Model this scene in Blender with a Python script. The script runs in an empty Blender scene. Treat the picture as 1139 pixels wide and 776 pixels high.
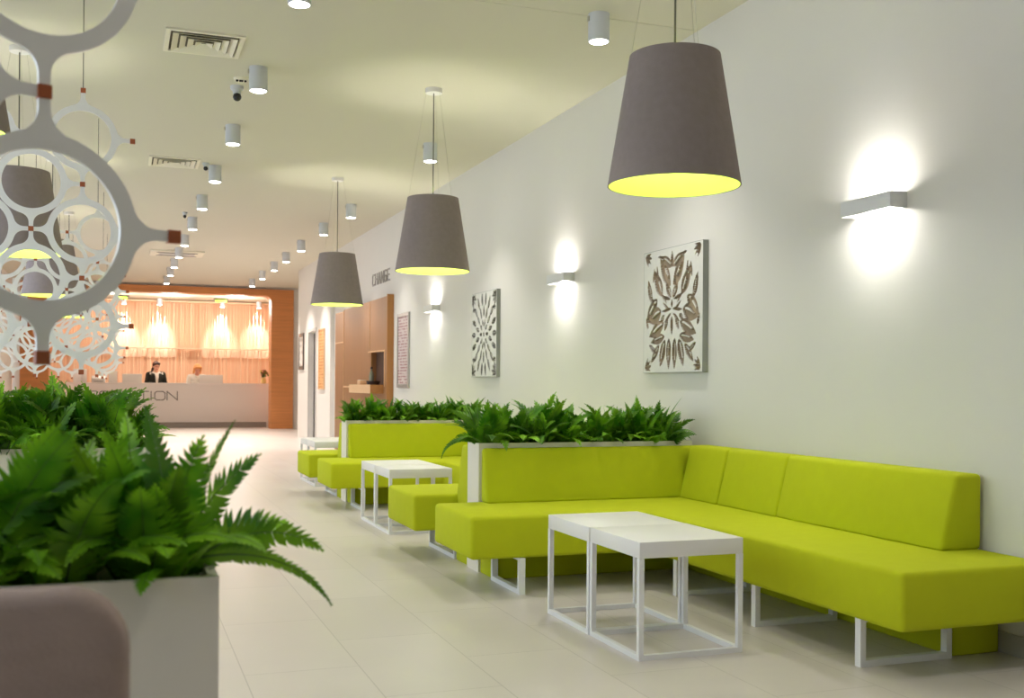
import bpy, bmesh, math, random
from mathutils import Vector, Matrix, noise
R = math.radians
PI = math.pi
scene = bpy.context.scene
COL = scene.collection
H = 3.38                      # ceiling height
random.seed(7)

# ------------------------------------------------------------------ materials
def srgb(r, g, b):
    def f(c):
        c /= 255.0
        return c / 12.92 if c <= 0.04045 else ((c + 0.055) / 1.055) ** 2.4
    return (f(r), f(g), f(b), 1.0)

def mat(name, rgb, rough=0.6, metal=0.0, vary=0.0, scale=8.0, bump=0.0, bscale=60.0, spec=0.5, stretch=(1, 1, 1), emit=None, estr=0.0, objvar=0.0):
    m = bpy.data.materials.new(name)
    m.use_nodes = True
    nt = m.node_tree
    b = nt.nodes['Principled BSDF']
    b.inputs['Roughness'].default_value = rough
    b.inputs['Metallic'].default_value = metal
    b.inputs['Specular IOR Level'].default_value = spec
    c = srgb(*rgb)
    b.inputs['Base Color'].default_value = c
    if vary or bump or objvar:
        tc = nt.nodes.new('ShaderNodeTexCoord')
        mp = nt.nodes.new('ShaderNodeMapping')
        mp.inputs['Scale'].default_value = stretch
        nt.links.new(tc.outputs['Object'], mp.inputs['Vector'])
    if vary or objvar:
        n = nt.nodes.new('ShaderNodeTexNoise')
        n.inputs['Scale'].default_value = scale
        n.inputs['Detail'].default_value = 4
        nt.links.new(mp.outputs['Vector'], n.inputs['Vector'])
        mx = nt.nodes.new('ShaderNodeMixRGB')
        lo = tuple(max(0, x * (1 - vary)) for x in c[:3]) + (1,)
        hi = tuple(min(1, x * (1 + vary)) for x in c[:3]) + (1,)
        mx.inputs[1].default_value = lo
        mx.inputs[2].default_value = hi
        nt.links.new(n.outputs['Fac'], mx.inputs[0])
        out = mx.outputs[0]
        if objvar:
            oi = nt.nodes.new('ShaderNodeObjectInfo')
            mr = nt.nodes.new('ShaderNodeMapRange')
            mr.inputs['To Min'].default_value = 1 - objvar
            mr.inputs['To Max'].default_value = 1 + objvar
            nt.links.new(oi.outputs['Random'], mr.inputs['Value'])
            hs = nt.nodes.new('ShaderNodeHueSaturation')
            nt.links.new(mr.outputs[0], hs.inputs['Value'])
            nt.links.new(out, hs.inputs['Color'])
            out = hs.outputs['Color']
        nt.links.new(out, b.inputs['Base Color'])
    if bump:
        n2 = nt.nodes.new('ShaderNodeTexNoise')
        n2.inputs['Scale'].default_value = bscale
        n2.inputs['Detail'].default_value = 3
        nt.links.new(mp.outputs['Vector'], n2.inputs['Vector'])
        bp = nt.nodes.new('ShaderNodeBump')
        bp.inputs['Strength'].default_value = bump
        bp.inputs['Distance'].default_value = 0.004
        nt.links.new(n2.outputs['Fac'], bp.inputs['Height'])
        nt.links.new(bp.outputs['Normal'], b.inputs['Normal'])
    if emit:
        b.inputs['Emission Color'].default_value = srgb(*emit)
        b.inputs['Emission Strength'].default_value = estr
    return m

def floor_mat():
    m = mat('beige_floor_tiles', (205, 196, 184), rough=0.30, spec=0.45)
    nt = m.node_tree
    b = nt.nodes['Principled BSDF']
    tc = nt.nodes.new('ShaderNodeTexCoord')
    mp = nt.nodes.new('ShaderNodeMapping')
    mp.inputs['Rotation'].default_value = (0, 0, R(90))
    mp.inputs['Location'].default_value = (0.18, 0.43, 0)
    nt.links.new(tc.outputs['Object'], mp.inputs['Vector'])
    br = nt.nodes.new('ShaderNodeTexBrick')
    br.offset = 0.5
    br.inputs['Scale'].default_value = 1.0
    br.inputs['Brick Width'].default_value = 0.875
    br.inputs['Row Height'].default_value = 0.4375
    br.inputs['Mortar Size'].default_value = 0.0022
    br.inputs['Mortar Smooth'].default_value = 0.1
    br.inputs['Color1'].default_value = srgb(208, 200, 193)
    br.inputs['Color2'].default_value = srgb(203, 195, 188)
    br.inputs['Mortar'].default_value = srgb(180, 172, 165)
    nt.links.new(mp.outputs['Vector'], br.inputs['Vector'])
    n = nt.nodes.new('ShaderNodeTexNoise')
    n.inputs['Scale'].default_value = 2.2
    n.inputs['Detail'].default_value = 6
    nt.links.new(tc.outputs['Object'], n.inputs['Vector'])
    mr = nt.nodes.new('ShaderNodeMapRange')
    mr.inputs['To Min'].default_value = 0.90
    mr.inputs['To Max'].default_value = 1.08
    nt.links.new(n.outputs['Fac'], mr.inputs['Value'])
    hs = nt.nodes.new('ShaderNodeHueSaturation')
    nt.links.new(br.outputs['Color'], hs.inputs['Color'])
    nt.links.new(mr.outputs[0], hs.inputs['Value'])
    nt.links.new(hs.outputs['Color'], b.inputs['Base Color'])
    mr2 = nt.nodes.new('ShaderNodeMapRange')
    mr2.inputs['To Min'].default_value = 0.24
    mr2.inputs['To Max'].default_value = 0.42
    nt.links.new(n.outputs['Fac'], mr2.inputs['Value'])
    nt.links.new(mr2.outputs[0], b.inputs['Roughness'])
    return m

def wood_mat(name, rgb, stretch, scale=3.0, rough=0.45, dark=0.25):
    m = mat(name, rgb, rough=rough)
    nt = m.node_tree
    b = nt.nodes['Principled BSDF']
    tc = nt.nodes.new('ShaderNodeTexCoord')
    mp = nt.nodes.new('ShaderNodeMapping')
    mp.inputs['Scale'].default_value = stretch
    nt.links.new(tc.outputs['Object'], mp.inputs['Vector'])
    n = nt.nodes.new('ShaderNodeTexNoise')
    n.inputs['Scale'].default_value = scale
    n.inputs['Detail'].default_value = 8
    n.inputs['Roughness'].default_value = 0.65
    n.inputs['Distortion'].default_value = 0.4
    nt.links.new(mp.outputs['Vector'], n.inputs['Vector'])
    cr = nt.nodes.new('ShaderNodeValToRGB')
    c = srgb(*rgb)
    cr.color_ramp.elements[0].position = 0.3
    cr.color_ramp.elements[0].color = tuple(x * (1 - dark) for x in c[:3]) + (1,)
    cr.color_ramp.elements[1].position = 0.7
    cr.color_ramp.elements[1].color = tuple(min(1, x * (1 + dark * 0.6)) for x in c[:3]) + (1,)
    nt.links.new(n.outputs['Fac'], cr.inputs['Fac'])
    nt.links.new(cr.outputs['Color'], b.inputs['Base Color'])
    return m

def leaf_mat(name, rgb, rgb2, rough=0.42):
    m = bpy.data.materials.new(name)
    m.use_nodes = True
    nt = m.node_tree
    b = nt.nodes['Principled BSDF']
    out = nt.nodes['Material Output']
    b.inputs['Roughness'].default_value = rough
    b.inputs['Specular IOR Level'].default_value = 0.45
    tc = nt.nodes.new('ShaderNodeTexCoord')
    n = nt.nodes.new('ShaderNodeTexNoise')
    n.inputs['Scale'].default_value = 7
    nt.links.new(tc.outputs['Object'], n.inputs['Vector'])
    cr = nt.nodes.new('ShaderNodeValToRGB')
    cr.color_ramp.elements[0].position = 0.35
    cr.color_ramp.elements[0].color = srgb(*rgb)
    cr.color_ramp.elements[1].position = 0.68
    cr.color_ramp.elements[1].color = srgb(*rgb2)
    nt.links.new(n.outputs['Fac'], cr.inputs['Fac'])
    at = nt.nodes.new('ShaderNodeAttribute')       # frond-to-frond colour differences
    at.attribute_name = 'tint'
    mr = nt.nodes.new('ShaderNodeMapRange')
    mr.inputs['To Min'].default_value = 0.62
    mr.inputs['To Max'].default_value = 1.35
    nt.links.new(at.outputs['Fac'], mr.inputs['Value'])
    hs = nt.nodes.new('ShaderNodeHueSaturation')
    nt.links.new(cr.outputs['Color'], hs.inputs['Color'])
    nt.links.new(mr.outputs[0], hs.inputs['Value'])
    nt.links.new(hs.outputs['Color'], b.inputs['Base Color'])
    tr = nt.nodes.new('ShaderNodeBsdfTranslucent')
    nt.links.new(hs.outputs['Color'], tr.inputs['Color'])
    mx = nt.nodes.new('ShaderNodeMixShader')
    mx.inputs[0].default_value = 0.3
    nt.links.new(b.outputs[0], mx.inputs[1])
    nt.links.new(tr.outputs[0], mx.inputs[2])
    nt.links.new(mx.outputs[0], out.inputs['Surface'])
    return m

M = {}
M['wall'] = mat('white_plaster', (226, 222, 216), rough=0.85, spec=0.2, vary=0.015, scale=3)
M['ceiling'] = mat('ceiling_paint', (214, 209, 192), rough=0.9, spec=0.2)
M['floor'] = floor_mat()
M['base'] = mat('grey_tile_skirting', (176, 172, 166), rough=0.4)
M['lime'] = mat('lime_upholstery', (184, 192, 22), rough=0.85, spec=0.25, vary=0.05, scale=14, bump=0.25, bscale=420)
M['seam'] = mat('dark_lime_seam', (110, 118, 12), rough=0.9)
M['white'] = mat('white_lacquer', (232, 230, 226), rough=0.38)
M['white_metal'] = mat('white_powder_coat', (230, 230, 230), rough=0.4)
M['planter'] = mat('white_planter_board', (228, 222, 207), rough=0.55, vary=0.02, scale=5)
M['soil'] = mat('dark_soil', (38, 28, 20), rough=0.95, vary=0.5, scale=60, bump=0.8, bscale=70)
M['pebble'] = mat('pale_pebble', (210, 206, 198), rough=0.6)
M['leaf'] = leaf_mat('fern_green', (52, 114, 10), (148, 204, 40))
M['leaf_far'] = leaf_mat('dark_fern_green', (52, 112, 12), (144, 198, 46))
M['stem'] = mat('fern_stem', (74, 110, 40), rough=0.6)
M['ring'] = mat('white_acrylic', (238, 236, 231), rough=0.32, spec=0.5)
M['brown'] = mat('brown_connector', (164, 86, 46), rough=0.5)
M['shade'] = mat('taupe_lampshade_cloth', (150, 138, 136), rough=0.95, spec=0.15, vary=0.1, scale=30, bump=0.4, bscale=300)
M['lining'] = mat('lime_lampshade_lining', (222, 246, 112), rough=0.6)
M['bulb'] = mat('lit_bulb', (255, 245, 220), emit=(255, 246, 214), estr=14)
M['cord'] = mat('grey_cord', (96, 92, 84), rough=0.6)
M['wire'] = mat('thin_steel_wire', (190, 186, 170), rough=0.4, metal=0.6)
M['spot_body'] = mat('white_spot_housing', (206, 208, 212), rough=0.45)
M['spot_lens'] = mat('lit_spot_lens', (255, 255, 250), emit=(255, 252, 240), estr=22)
M['sconce'] = mat('white_sconce_metal', (226, 226, 226), rough=0.5)
M['sconce_lens'] = mat('lit_sconce_diffuser', (255, 255, 255), emit=(255, 253, 246), estr=150)
M['vent'] = mat('cream_vent', (234, 228, 208), rough=0.5)
M['dark'] = mat('dark_opening', (38, 34, 30), rough=0.9)
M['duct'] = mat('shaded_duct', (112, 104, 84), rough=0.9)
M['black'] = mat('black_plastic', (14, 14, 14), rough=0.25)
M['carve'] = mat('white_carved_wood', (222, 220, 214), rough=0.7, vary=0.06, scale=25)
M['carve_back'] = mat('weathered_brown_wood', (156, 138, 116), rough=0.8, vary=0.45, scale=9)
M['carve_back2'] = mat('weathered_grey_wood', (120, 116, 108), rough=0.8, vary=0.35, scale=9)
M['carve_side'] = mat('grey_panel_edge', (150, 152, 146), rough=0.7)
M['portal'] = wood_mat('orange_oak_horizontal', (208, 136, 78), (0.25, 0.25, 7.0), scale=3.2, dark=0.16)
M['unit'] = wood_mat('brown_oak_vertical', (150, 106, 66), (9.0, 9.0, 0.5), scale=2.6, dark=0.16)
M['unit_side'] = wood_mat('golden_oak_edge', (172, 118, 64), (9.0, 9.0, 0.5), scale=2.6, dark=0.14)
M['unit_trim'] = mat('pale_oak_strip', (220, 182, 140), rough=0.5)
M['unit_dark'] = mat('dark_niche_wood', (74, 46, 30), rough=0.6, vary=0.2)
M['desk'] = mat('white_reception_front', (240, 234, 230), rough=0.35)
M['desk_toe'] = mat('grey_plinth', (168, 160, 152), rough=0.4)
M['letters'] = mat('brushed_steel_letters', (120, 112, 108), rough=0.4, metal=0.3)
M['letters2'] = mat('grey_wall_letters', (158, 152, 146), rough=0.5)
M['peach'] = mat('peach_back_wall', (236, 196, 164), rough=0.8, vary=0.05, scale=2)
M['rod'] = mat('peach_hanging_rods', (236, 206, 174), rough=0.5, vary=0.12, scale=3, stretch=(12, 1, 0.2))
M['frame_silver'] = mat('silver_frame', (176, 174, 170), rough=0.35, metal=0.5)
M['frame_dark'] = mat('dark_frame', (60, 54, 50), rough=0.4)
M['paper'] = mat('white_paper', (232, 228, 222), rough=0.7)
M['door'] = mat('dark_door', (34, 31, 29), rough=0.4)
M['jamb'] = mat('grey_jamb', (196, 193, 188), rough=0.6)
M['taupe'] = mat('taupe_felt', (162, 145, 137), rough=0.95, spec=0.15, vary=0.12, scale=14, stretch=(1, 1, 3), bump=0.4, bscale=160)
M['chair_leg'] = mat('dark_chair_leg', (54, 46, 42), rough=0.5)
M['green_sign'] = mat('lit_green_sign', (150, 210, 60), emit=(150, 220, 60), estr=0.9)
M['skin'] = mat('skin', (226, 168, 142), rough=0.5)
M['skin2'] = mat('flushed_skin', (222, 160, 136), rough=0.5)
M['hair_dark'] = mat('dark_brown_hair', (66, 34, 22), rough=0.5, vary=0.3, scale=40)
M['hair_blonde'] = mat('blonde_hair', (222, 150, 84), rough=0.5, vary=0.2, scale=40)
M['jacket'] = mat('dark_green_jacket', (34, 36, 28), rough=0.8)
M['blouse'] = mat('white_blouse', (240, 236, 226), rough=0.8)
M['trousers'] = mat('black_trousers', (28, 26, 28), rough=0.8)
M['lips'] = mat('lips', (176, 84, 78), rough=0.4)
M['eye'] = mat('dark_eye', (30, 22, 18), rough=0.2)
M['glass'] = mat('vase_glass', (214, 190, 120), rough=0.2)
M['petal_red'] = mat('red_petals', (158, 40, 44), rough=0.6)
M['petal_yellow'] = mat('yellow_petals', (226, 200, 90), rough=0.6)
M['bottle'] = mat('grey_green_bottle', (120, 118, 100), rough=0.25)
M['tray'] = mat('dark_tray', (40, 26, 30), rough=0.5)
def stripes_mat(name, bg, ink, rows, cols_scale):
    m = mat(name, bg, rough=0.6)
    nt = m.node_tree
    b = nt.nodes['Principled BSDF']
    tc = nt.nodes.new('ShaderNodeTexCoord')
    sx = nt.nodes.new('ShaderNodeSeparateXYZ')
    nt.links.new(tc.outputs['Object'], sx.inputs[0])
    w = nt.nodes.new('ShaderNodeMath'); w.operation = 'MULTIPLY'
    w.inputs[1].default_value = rows
    nt.links.new(sx.outputs['Z'], w.inputs[0])
    fr = nt.nodes.new('ShaderNodeMath'); fr.operation = 'FRACT'
    nt.links.new(w.outputs[0], fr.inputs[0])
    gt = nt.nodes.new('ShaderNodeMath'); gt.operation = 'GREATER_THAN'
    gt.inputs[1].default_value = 0.5
    nt.links.new(fr.outputs[0], gt.inputs[0])
    n = nt.nodes.new('ShaderNodeTexNoise')
    n.inputs['Scale'].default_value = cols_scale
    nt.links.new(tc.outputs['Object'], n.inputs['Vector'])
    g2 = nt.nodes.new('ShaderNodeMath'); g2.operation = 'GREATER_THAN'
    g2.inputs[1].default_value = 0.46
    nt.links.new(n.outputs['Fac'], g2.inputs[0])
    mu = nt.nodes.new('ShaderNodeMath'); mu.operation = 'MULTIPLY'
    nt.links.new(gt.outputs[0], mu.inputs[0]); nt.links.new(g2.outputs[0], mu.inputs[1])
    mx = nt.nodes.new('ShaderNodeMixRGB')
    mx.inputs[1].default_value = srgb(*bg); mx.inputs[2].default_value = srgb(*ink)
    nt.links.new(mu.outputs[0], mx.inputs[0])
    nt.links.new(mx.outputs[0], b.inputs['Base Color'])
    return m
M['list'] = stripes_mat('printed_rate_list', (204, 190, 188), (166, 124, 126), 26, 14)
M['orange_list'] = stripes_mat('orange_notice', (222, 168, 110), (196, 132, 74), 18, 8)
M['artprint'] = stripes_mat('pale_print', (226, 222, 214), (196, 190, 182), 8, 6)

# ------------------------------------------------------------------ helpers
def mesh_obj(name, bm, m, parent=None, loc=(0, 0, 0), smooth=None, mats=None):
    bmesh.ops.recalc_face_normals(bm, faces=bm.faces[:])
    if smooth is not None:
        for f in bm.faces: f.smooth = True
        for e in bm.edges:
            if len(e.link_faces) == 2 and e.calc_face_angle(0) > R(smooth):
                e.smooth = False
    me = bpy.data.meshes.new(name)
    bm.to_mesh(me); bm.free()
    for mm in (mats or [m]): me.materials.append(mm)
    o = bpy.data.objects.new(name, me)
    COL.objects.link(o)
    o.location = loc
    if parent: o.parent = parent
    return o

def thing(name, label, cat, loc=(0, 0, 0), rz=0, group=None):
    o = bpy.data.objects.new(name, None)
    o.empty_display_size = 0.1
    COL.objects.link(o)
    o.location = loc
    o.rotation_euler = (0, 0, rz)
    return tag(o, label, cat, group)

def tag(o, label, cat, group=None, kind=None):
    o['label'] = label; o['category'] = cat
    if group: o['group'] = group
    if kind: o['kind'] = kind
    return o

def struct(o):
    o['kind'] = 'structure'
    return o

def copy_tree(src, parent=None):
    c = src.copy()
    COL.objects.link(c)
    if parent: c.parent = parent
    for ch in src.children: copy_tree(ch, c)
    return c

def box(bm, x0, x1, y0, y1, z0, z1, bev=0.0, seg=2):
    vs = [bm.verts.new((x, y, z)) for x in (x0, x1) for y in (y0, y1) for z in (z0, z1)]
    fs = [(0, 1, 3, 2), (4, 6, 7, 5), (0, 4, 5, 1), (2, 3, 7, 6), (0, 2, 6, 4), (1, 5, 7, 3)]
    faces = [bm.faces.new([vs[i] for i in f]) for f in fs]
    if bev > 0:
        es = list({e for f in faces for e in f.edges})
        bmesh.ops.bevel(bm, geom=es, offset=bev, segments=seg, affect='EDGES', profile=0.5)
    return faces

def boxobj(name, x0, x1, y0, y1, z0, z1, m, parent=None, bev=0.0, seg=2, smooth=None):
    bm = bmesh.new()
    box(bm, x0, x1, y0, y1, z0, z1, bev, seg)
    return mesh_obj(name, bm, m, parent, smooth=40 if bev and smooth is None else smooth)

def prism(bm, pts, axis, a, b, bev=0.0, seg=2):
    """extrude a polygon; axis = extrusion axis (0,1,2); pts in the other two axes (in order)"""
    def P(p, t):
        q = [0, 0, 0]
        others = [i for i in range(3) if i != axis]
        q[others[0]], q[others[1]] = p
        q[axis] = t
        return q
    n = len(pts)
    v0 = [bm.verts.new(P(p, a)) for p in pts]
    v1 = [bm.verts.new(P(p, b)) for p in pts]
    faces = [bm.faces.new(v0), bm.faces.new(v1[::-1])]
    for i in range(n):
        faces.append(bm.faces.new((v0[i], v1[i], v1[(i + 1) % n], v0[(i + 1) % n])))
    bmesh.ops.recalc_face_normals(bm, faces=faces)
    if bev > 0:
        es = list({e for f in faces for e in f.edges})
        bmesh.ops.bevel(bm, geom=es, offset=bev, segments=seg, affect='EDGES', profile=0.5)

def tube(bm, pts, r, n=6, cap=True):
    pts = [Vector(p) for p in pts]
    rs = r if isinstance(r, (list, tuple)) else [r] * len(pts)
    rings = []
    for i, p in enumerate(pts):
        d = (pts[min(i + 1, len(pts) - 1)] - pts[max(i - 1, 0)]).normalized()
        up = Vector((0, 0, 1)) if abs(d.z) < 0.95 else Vector((1, 0, 0))
        s = d.cross(up).normalized(); t = s.cross(d)
        rings.append([bm.verts.new(p + rs[i] * (s * math.cos(2 * PI * k / n) + t * math.sin(2 * PI * k / n))) for k in range(n)])
    for a, b in zip(rings, rings[1:]):
        for k in range(n):
            bm.faces.new((a[k], a[(k + 1) % n], b[(k + 1) % n], b[k]))
    if cap:
        bm.faces.new(rings[0][::-1]); bm.faces.new(rings[-1])

def lathe(bm, prof, n=32, cx=0, cy=0, close=False):
    rings = []
    for r, z in prof:
        rings.append([bm.verts.new((cx + r * math.cos(2 * PI * k / n), cy + r * math.sin(2 * PI * k / n), z)) for k in range(n)] if r > 1e-6 else [bm.verts.new((cx, cy, z))])
    prs = list(zip(rings, rings[1:]))
    if close: prs.append((rings[-1], rings[0]))
    for a, b in prs:
        for k in range(n):
            k2 = (k + 1) % n
            if len(a) == 1 and len(b) == 1: continue
            if len(a) == 1: bm.faces.new((a[0], b[k2], b[k]))
            elif len(b) == 1: bm.faces.new((a[k], a[k2], b[0]))
            else: bm.faces.new((a[k], a[k2], b[k2], b[k]))

def ball(bm, c, r, seg=12, sc=(1, 1, 1)):
    mtx = Matrix.Translation(c) @ Matrix.Diagonal((r * sc[0], r * sc[1], r * sc[2], 1))
    bmesh.ops.create_uvsphere(bm, u_segments=seg, v_segments=max(6, seg // 2), radius=1, matrix=mtx)

def light(name, kind, loc, energy, color, parent=None, rot=None, **kw):
    d = bpy.data.lights.new(name, kind)
    d.energy = energy; d.color = color
    for k, v in kw.items(): setattr(d, k, v)
    o = bpy.data.objects.new(name, d)
    COL.objects.link(o)
    o.location = loc
    if rot: o.rotation_euler = rot
    if parent: o.parent = parent
    return o

# ------------------------------------------------------------------ camera
yaw, roll = 0.3512, 0.0075
fw = Vector((math.sin(yaw), math.cos(yaw), 0))
rt = Vector((math.cos(yaw), -math.sin(yaw), 0)); up = Vector((0, 0, 1))
cx_ = rt * math.cos(roll) + up * math.sin(roll)
cy_ = -rt * math.sin(roll) + up * math.cos(roll)
cd = bpy.data.cameras.new('camera')
cam = bpy.data.objects.new('camera', cd)
COL.objects.link(cam)
cam.matrix_world = Matrix(((cx_.x, cy_.x, -fw.x, 0), (cx_.y, cy_.y, -fw.y, 0), (cx_.z, cy_.z, -fw.z, 1.10), (0, 0, 0, 1)))
cd.sensor_width = 36; cd.sensor_fit = 'HORIZONTAL'
cd.lens = 1190.0 / 1139 * 36
cd.shift_y = 39.6 / 1139
cd.clip_start = 0.05; cd.clip_end = 100
cd.dof.use_dof = True
cd.dof.focus_distance = 6.0
cd.dof.aperture_fstop = 4.5
scene.camera = cam

# ------------------------------------------------------------------ room shell
XW, XL, YB, YP, YR = 3.47, -2.25, -3.6, 26.0, 30.2
struct(boxobj('floor', -6.0, 6.0, YB - 0.2, YR + 0.3, -0.12, 0.0, M['floor']))
bm = bmesh.new()
box(bm, XL - 0.2, 6.0, YB - 0.2, 6.045, H, H + 0.1)
box(bm, XL - 0.2, 6.0, 6.052, YP + 0.4, H, H + 0.1)
box(bm, XL - 0.2, 6.0, YB - 0.2, YP + 0.4, H + 0.1, H + 0.2)
struct(mesh_obj('ceiling', bm, M['ceiling']))
struct(boxobj('ceiling_reception', -2.6, 5.0, YP + 0.4, YR + 0.3, 3.28, 3.5, M['ceiling']))
# right wall, with the far part standing 7 cm proud and holding a doorway
bm = bmesh.new()
box(bm, XW, XW + 0.25, YB, 18.4, 0, H)
box(bm, 3.40, XW + 0.25, 18.4, 19.82, 0, H)
box(bm, 3.40, XW + 0.25, 20.60, 21.95, 0, H)
box(bm, 3.40, XW + 0.25, 19.82, 20.60, 2.07, H)
box(bm, 3.53, XW + 0.25, 19.82, 20.60, 0, 2.07)
struct(mesh_obj('wall_right', bm, M['wall']))
bm = bmesh.new()
box(bm, XW + 0.25, 5.2, 21.75, 21.95, 0, H)
box(bm, 5.0, 5.2, 21.95, YP + 0.4, 0, H)
struct(mesh_obj('wall_side_passage', bm, M['wall']))
bm = bmesh.new()
box(bm, XW - 0.014, XW, YB, 14.12, 0, 0.085)
struct(mesh_obj('baseboard_right', bm, M['base']))
# left wall with tall window openings
wins = [(0.3, 2.7), (3.6, 6.0), (6.9, 9.3), (10.2, 12.6), (13.5, 15.9), (16.8, 19.2)]
bm = bmesh.new()
prev = YB
for a, b in wins:
    box(bm, XL - 0.2, XL, prev, a, 0, H)
    box(bm, XL - 0.2, XL, a, b, 0, 1.0)
    box(bm, XL - 0.2, XL, a, b, 2.9, H)
    prev = b
box(bm, XL - 0.2, XL, prev, YP, 0, H)
struct(mesh_obj('wall_left', bm, M['wall']))
for i, (a, b) in enumerate(wins):
    bm = bmesh.new()
    for y0, y1, z0, z1 in ((a, a + .05, 1.0, 2.9), (b - .05, b, 1.0, 2.9), ((a + b) / 2 - .025, (a + b) / 2 + .025, 1.05, 2.85), (a + .05, b - .05, 1.0, 1.05), (a + .05, b - .05, 2.85, 2.9)):
        box(bm, XL - 0.14, XL - 0.08, y0, y1, z0, z1)
    struct(mesh_obj('window_%d' % (i + 1), bm, M['white']))
struct(boxobj('wall_back', XL - 0.2, XW + 0.25, YB - 0.2, YB, 0, H, M['wall']))

# door in the far right wall
bm = bmesh.new(); box(bm, 3.485, 3.52, 19.84, 20.58, 0.005, 2.05)
dr = struct(mesh_obj('door_1', bm, M['door']))
bm = bmesh.new(); tube(bm, [(3.485, 19.96, 1.0), (3.435, 19.96, 1.0), (3.435, 20.1, 1.0)], 0.012, 8)
mesh_obj('door_handle', bm, M['black'], dr)
bm = bmesh.new(); box(bm, 3.385, 3.40, 19.76, 19.82, 0, 2.13); box(bm, 3.385, 3.40, 20.60, 20.66, 0, 2.13); box(bm, 3.385, 3.40, 19.82, 20.60, 2.07, 2.13)
struct(mesh_obj('trim_2', bm, M['jamb']))

# ------------------------------------------------------------------ wooden portal
bm = bmesh.new()
xo0, xo1, xi0, xi1, zt, zi, rr = -2.09, 3.915, -1.5, 3.39, H - 0.05, 3.18, 0.16
def arc(cx, cz, r, a0, a1, n=8):
    return [(cx + r * math.cos(R(a0 + (a1 - a0) * i / n)), cz + r * math.sin(R(a0 + (a1 - a0) * i / n))) for i in range(n + 1)]
pts = [(xo0, 0), (xi0, 0)] + arc(xi0 + rr, zi - rr, rr, 180, 90) + arc(xi1 - rr, zi - rr, rr, 90, 0) + [(xi1, 0), (xo1, 0), (xo1, zt), (xo0, zt)]
prism(bm, pts, 1, YP, YP + 0.45)
struct(mesh_obj('trim_1', bm, M['portal']))
bm = bmesh.new()
box(bm, XL, xo0 - 0.001, YP + 0.1, YP + 0.3, 0, H)
box(bm, xo0, xo1, YP + 0.1, YP + 0.3, zt + 0.001, H)
box(bm, xo1 + 0.001, 5.0, YP + 0.1, YP + 0.3, 0, H)
struct(mesh_obj('wall_portal', bm, M['wall']))
bm = bmesh.new()
box(bm, -2.6, 5.0, YR, YR + 0.2, 0, 3.5)
struct(mesh_obj('wall_reception', bm, M['peach']))
bm = bmesh.new()
box(bm, -2.6, -2.4, YP + 0.45, YR, 0, 3.5)
box(bm, 4.3, 4.5, YP + 0.45, YR, 0, 3.5)
struct(mesh_obj('wall_reception_sides', bm, M['peach']))

# rods hanging in two tiers in front of the reception wall
def rods(name, x0, x1, y, z0, z1, label, step, jit, r=0.011):
    bm = bmesh.new()
    rnd = random.Random(int(x0 * 10 + z0 * 100))
    x = x0
    while x < x1:
        rad = r * rnd.uniform(0.6, 1.5)
        yy = y + rnd.uniform(-.12, .12)
        tube(bm, [(x, yy, z0 + rnd.uniform(0, jit)), (x, yy, z1)], rad, 6)
        x += step * rnd.uniform(0.6, 1.5)
    box(bm, x0, x1, y - .15, y + .15, z1, z1 + 0.03)
    o = mesh_obj(name, bm, M['rod'])
    return tag(o, label, 'rod curtain', kind='stuff')
rods('hanging_rod_curtain', -2.0, 4.0, 29.75, 2.05, 3.22, 'peach rods hanging from the ceiling above the reception back wall, upper tier', 0.075, 0.06)
rods('hanging_rod_screen', -2.0, 4.0, 29.9, 0.0, 1.99, 'peach rods standing below the upper rods behind the receptionists, lower tier', 0.085, 0.01)

# ------------------------------------------------------------------ stroke lettering
GL = {
 'R': [[(0, 0), (0, 1), (.8, 1), (1, .85), (1, .62), (.8, .48), (0, .48)], [(.6, .48), (1, 0)]],
 'E': [[(1, 0), (0, 0), (0, 1), (1, 1)], [(0, .5), (.85, .5)]],
 'C': [[(1, .98), (.2, 1), (0, .85), (0, .15), (.2, 0), (1, .02)]],
 'P': [[(0, 0), (0, 1), (.8, 1), (1, .85), (1, .6), (.8, .45), (0, .45)]],
 'T': [[(0, 1), (1, 1)], [(.5, 1), (.5, 0)]],
 'I': [[(.5, 0), (.5, 1)]],
 'O': [[(.2, 0), (.8, 0), (1, .18), (1, .82), (.8, 1), (.2, 1), (0, .82), (0, .18), (.2, 0)]],
 'N': [[(0, 0), (0, 1), (1, 0), (1, 1)]],
 'H': [[(0, 0), (0, 1)], [(1, 0), (1, 1)], [(0, .5), (1, .5)]],
 'A': [[(0, 0), (.5, 1), (1, 0)], [(.2, .38), (.8, .38)]],
 'G': [[(1, .95), (.8, 1), (.2, 1), (0, .85), (0, .15), (.2, 0), (1, 0), (1, .48), (.55, .48)]],
}
def letter_bm(ch, w, h, st, dep):
    bm = bmesh.new()
    for poly in GL[ch]:
        for (x0, z0), (x1, z1) in zip(poly, poly[1:]):
            a = Vector((x0 * w, 0, z0 * h)); b = Vector((x1 * w, 0, z1 * h))
            d = (b - a).normalized(); n = Vector((-d.z, 0, d.x)) * st / 2
            a = a - d * st / 2; b = b + d * st / 2
            q = [a + n, b + n, b - n, a - n]
            v0 = [bm.verts.new(p) for p in q]; v1 = [bm.verts.new(p - Vector((0, dep, 0))) for p in q]
            bm.faces.new(v0); bm.faces.new(v1[::-1])
            for i in range(4): bm.faces.new((v0[i], v0[(i + 1) % 4], v1[(i + 1) % 4], v1[i]))
    return bm

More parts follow.
